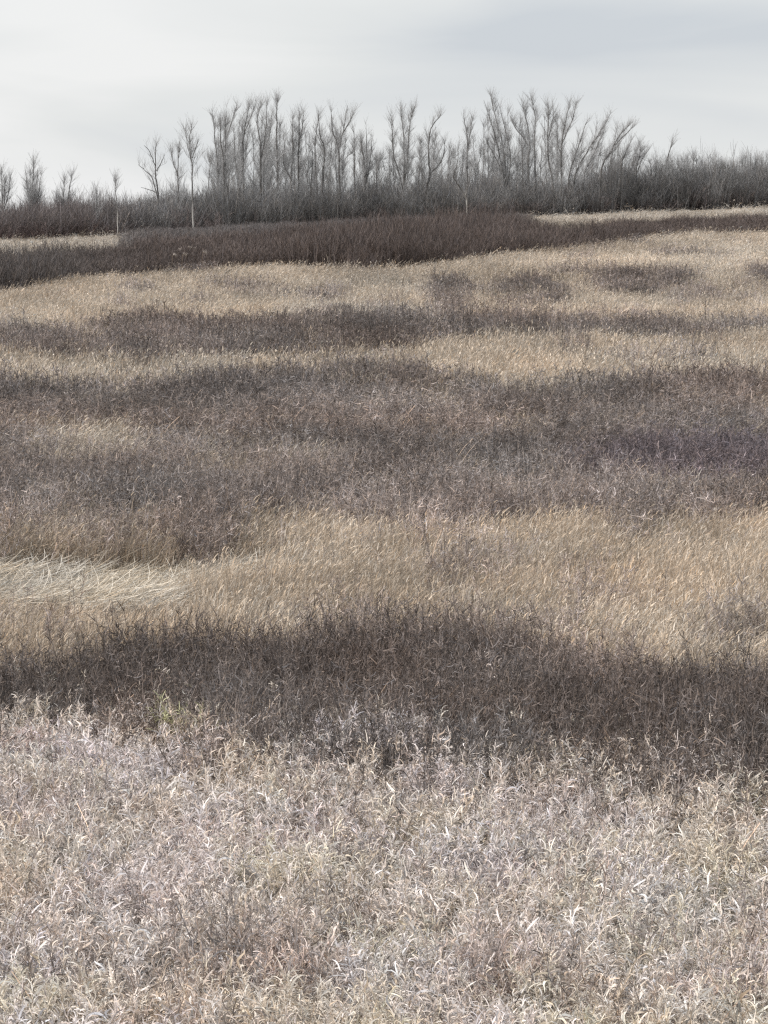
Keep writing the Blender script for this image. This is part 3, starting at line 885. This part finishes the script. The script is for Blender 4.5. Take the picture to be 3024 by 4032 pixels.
def grass_stem(name, label, u, v, ut, vt, hook=0.05, head=18, hl=0.05, mat=None, hm=None, r=0.0028, cat='grass stem', spread=1.0):
    """a culm rising from the row v and nodding over at the tip (ut, vt), with a fluffy head"""
    xx, yy, zz = foot(u, v)
    tx, _, tz = at(ut, vt, yy)
    root = thing(name, label, cat, (xx, yy, zz - .02))
    rg = random.Random(int(u * 31 + v))
    dx, dz = tx - xx, tz - zz
    sg = 1 if hook >= 0 else -1
    P = spline([(0, 0, 0), (dx * .25, .02, dz * .5), (dx * .7, .03, dz * .92), (dx, .03, dz), (dx + hook, .02, dz - abs(hook) * .35), (dx + hook * 1.5, .02, dz - abs(hook) * 1.1)], 4)
    T = Tubes(); T.add(P, np.linspace(r, r * .6, len(P)), 5); T.build('stem', mat or M_SP, root)
    if head:
        S = Strips()
        k = np.array([rg.uniform(.62, 1) for _ in range(head)]) * (len(P) - 1)
        j = np.minimum(k.astype(int), len(P) - 2)
        st = P[j] + (P[j + 1] - P[j]) * (k - j)[:, None]
        HP = bend_paths(st, U(0, 6.28, head), U(.3, 1.4, head) * spread, U(.2, 1.5, head), U(.5, 1.2, head) * hl, 4)
        S.add(HP, taper(head, 4, U(0.10, 0.16, head) * hl + .002, .4), rand_side(head, .9), tones(head, 1, 1, 0))
        o = bpy.data.objects.new('seed_head', S.mesh('seed_head', hm or M_HEAD)); COL.objects.link(o); o.parent = root
    return root


G2 = 'grass_stem'
grass_stem(G2, 'pale grass stem looping over beside the yellow green weed', 183, 765, 180, 700, .06)
grass_stem(G2, 'pale curled stem just right of the yellow green weed, against the dark band', 214, 770, 211, 703, .06)
grass_stem(G2, 'thin yellowish stem slanting far up into the near dark band', 170, 752, 186, 682, .03, mat=M_GREEN, head=8)
grass_stem(G2, 'straight pale stem tilting left at the edge of the near dark band', 302, 790, 290, 705, .02, head=8)
grass_stem(G2, 'short hooked stem at the band edge, right of the left tilting one', 335, 775, 333, 707, .04)
grass_stem(G2, 'pale stem with a flat bent head near the centre of the band edge', 365, 790, 362, 716, .07)
grass_stem(G2, 'long pale stem arching to the right below the dark band at right', 640, 800, 645, 730, .17, head=26)
grass_stem(G2, 'curly headed stem left of the long arching one', 616, 800, 614, 728, .05, head=26)
grass_stem(G2, 'bright stem at the right frame edge in front of the dark band', 765, 790, 764, 714, .04)
grass_stem(G2, 'tall stem with flat white flecks in the right half of the near dark band', 512, 800, 510, 711, .05, head=18, hl=.06, spread=1.3)
grass_stem(G2, 'small white flecked stem low in the dark band, left of centre', 272, 765, 271, 682, .02, head=24, hl=.04)
grass_stem(G2, 'grey leafy stem leaning right inside the near dark band at left', 148, 745, 156, 667, .07, head=10)
xx, yy, zz = foot(177, 795)
rt = thing('green_weed', 'yellow green weed clump at the near edge of the dark band', 'weed', (xx, yy, zz - .02))
S = Strips(); nn = 26
P_ = bend_paths(np.c_[RNG.normal(0, .05, (nn, 2)), np.zeros(nn)], U(0, 6.28, nn), U(0, .25, nn), U(0, .5, nn), U(.42, .60, nn), 6)
S.add(P_, taper(nn, 6, U(.004, .006, nn), .5), rand_side(nn), tones(nn, 1, 1, 0))
o = bpy.data.objects.new('stems', S.mesh('stems', M_SB)); COL.objects.link(o); o.parent = rt
S = Strips(); mm = 420
ii = RNG.integers(0, nn, mm)
st = P_[ii, 5] - (P_[ii, 5] - P_[ii, 3]) * U(0, 1, (mm, 1))
S.add(bend_paths(st, U(0, 6.28, mm), U(0, 1.4, mm), U(0, 1.6, mm), U(.03, .08, mm), 4), taper(mm, 4, U(.006, .013, mm)), rand_side(mm, .8), tones(mm, 1, 1, 0))
o = bpy.data.objects.new('leaves', S.mesh('leaves', M_GREEN)); COL.objects.link(o); o.parent = rt
M_REED = stem_material('reed_plume', (0.42, 0.37, 0.33))
REEDS = [(172, 278, 255, 'leftmost pale reed plume before the dark thicket at left'),
         (177, 272, 249, 'pale reed plume second from left before the thicket'),
         (182, 279, 254, 'broad pale reed plume in the middle of the small reed group'),
         (187, 272, 247, 'highest pale reed plume of the small group at left'),
         (192, 272, 248, 'slanting bright reed plume right of the highest one'),
         (202, 276, 252, 'rightmost pale reed plume standing apart before the thicket')]
for a, b, c, lab in REEDS:
    grass_stem('reed', lab, a, b, a + 1, c, .08, head=26, hl=.13, r=.009, hm=M_REED, mat=M_SB, spread=.5, cat='reed')

# ------------------------------------------------------------------ light and sky
SUN_EL, SUN_AZ = R(44), R(-104)       # from the left, behind the camera's shoulder
sun = bpy.data.lights.new('sun', 'SUN')
sun.energy = 3.6; sun.angle = R(1.5); sun.color = (1.0, 0.96, 0.92)
so = bpy.data.objects.new('sun', sun); COL.objects.link(so)
sd = (math.sin(SUN_AZ) * math.cos(SUN_EL), math.cos(SUN_AZ) * math.cos(SUN_EL), math.sin(SUN_EL))
from mathutils import Vector
so.rotation_euler = Vector(sd).to_track_quat('Z', 'Y').to_euler()
so.location = (sd[0] * 60, sd[1] * 60, sd[2] * 60)

w = bpy.data.worlds.new('World'); sc.world = w
w.use_nodes = True
nt = w.node_tree; N, L = nt.nodes, nt.links
N.clear()
out = N.new('ShaderNodeOutputWorld')
sky = N.new('ShaderNodeTexSky'); sky.sky_type = 'NISHITA'; sky.sun_disc = False
sky.sun_elevation = SUN_EL; sky.sun_rotation = SUN_AZ
b1 = N.new('ShaderNodeBackground'); b1.inputs['Strength'].default_value = 0.1
L.new(sky.outputs[0], b1.inputs['Color'])
tc = N.new('ShaderNodeTexCoord')
mp = N.new('ShaderNodeMapping'); mp.inputs['Scale'].default_value = (5, 5, 26)
mp.inputs['Location'].default_value = (0.35, 0, 0.2); mp.inputs['Rotation'].default_value = (0, R(-6), 0)
L.new(tc.outputs['Generated'], mp.inputs['Vector'])
no = N.new('ShaderNodeTexNoise'); no.inputs['Scale'].default_value = 1.0; no.inputs['Detail'].default_value = 6
no.inputs['Roughness'].default_value = 0.45; no.inputs['Distortion'].default_value = 0.6
L.new(mp.outputs[0], no.inputs['Vector'])


def math_(op, a, b=None, c=None):
    m = N.new('ShaderNodeMath'); m.operation = op
    for i, q in enumerate((a, b, c)):
        if q is None: continue
        if isinstance(q, (int, float)): m.inputs[i].default_value = q
        else: L.new(q, m.inputs[i])
    return m.outputs[0]


sep = N.new('ShaderNodeSeparateXYZ'); L.new(tc.outputs['Generated'], sep.inputs[0])
X_, Z_ = sep.outputs['X'], sep.outputs['Z']
# one long grey cloud bank low in the sky ahead, thicker to the right
cen = math_('MULTIPLY_ADD', X_, 0.045, 0.0455)
cen = math_('ADD', cen, math_('MULTIPLY', math_('SUBTRACT', no.outputs['Fac'], 0.5), 0.02))
dd_ = math_('DIVIDE', math_('SUBTRACT', Z_, cen), 0.0115)
bank = math_('DIVIDE', 1.0, math_('ADD', 1.0, math_('MULTIPLY', dd_, dd_)))
mr = N.new('ShaderNodeMapRange'); mr.interpolation_type = 'SMOOTHSTEP'
mr.inputs['From Min'].default_value = -0.06; mr.inputs['From Max'].default_value = 0.06
L.new(X_, mr.inputs['Value'])
bank = math_('MULTIPLY', bank, mr.outputs[0])
fac = math_('ADD', math_('MULTIPLY', bank, 0.85), math_('MULTIPLY', math_('SUBTRACT', no.outputs['Fac'], 0.45), 1.7))
ml = N.new('ShaderNodeMapRange'); ml.interpolation_type = 'SMOOTHSTEP'     # brighter cloud towards the left
ml.inputs['From Min'].default_value = -0.06; ml.inputs['From Max'].default_value = -0.14
ml.inputs['To Max'].default_value = 0.16
L.new(X_, ml.inputs['Value'])
fac = math_('SUBTRACT', math_('ADD', fac, 0.1), ml.outputs[0])
cr = N.new('ShaderNodeValToRGB')
cr.color_ramp.elements[0].position = 0.0; cr.color_ramp.elements[0].color = (0.90, 0.905, 0.905, 1)
cr.color_ramp.elements[1].position = 1.0; cr.color_ramp.elements[1].color = (0.63, 0.668, 0.712, 1)
e = cr.color_ramp.elements.new(0.35); e.color = (0.80, 0.818, 0.822, 1)
L.new(fac, cr.inputs[0])
b2 = N.new('ShaderNodeBackground'); b2.inputs['Strength'].default_value = 1.0
L.new(cr.outputs[0], b2.inputs['Color'])
mx = N.new('ShaderNodeMixShader'); mx.inputs[0].default_value = 0.93
L.new(b1.outputs[0], mx.inputs[1]); L.new(b2.outputs[0], mx.inputs[2])
L.new(mx.outputs[0], out.inputs['Surface'])

# ------------------------------------------------------------------ render settings
vs = sc.view_settings
vs.view_transform = 'Standard'; vs.look = 'None'; vs.exposure = 0.0; vs.gamma = 1.0
sc.render.engine = 'CYCLES'
cy = sc.cycles
cy.max_bounces = 5; cy.diffuse_bounces = 3; cy.glossy_bounces = 1; cy.transmission_bounces = 3
cy.use_denoising = False
cy.pixel_filter_type = 'BLACKMAN_HARRIS'; cy.filter_width = 1.35
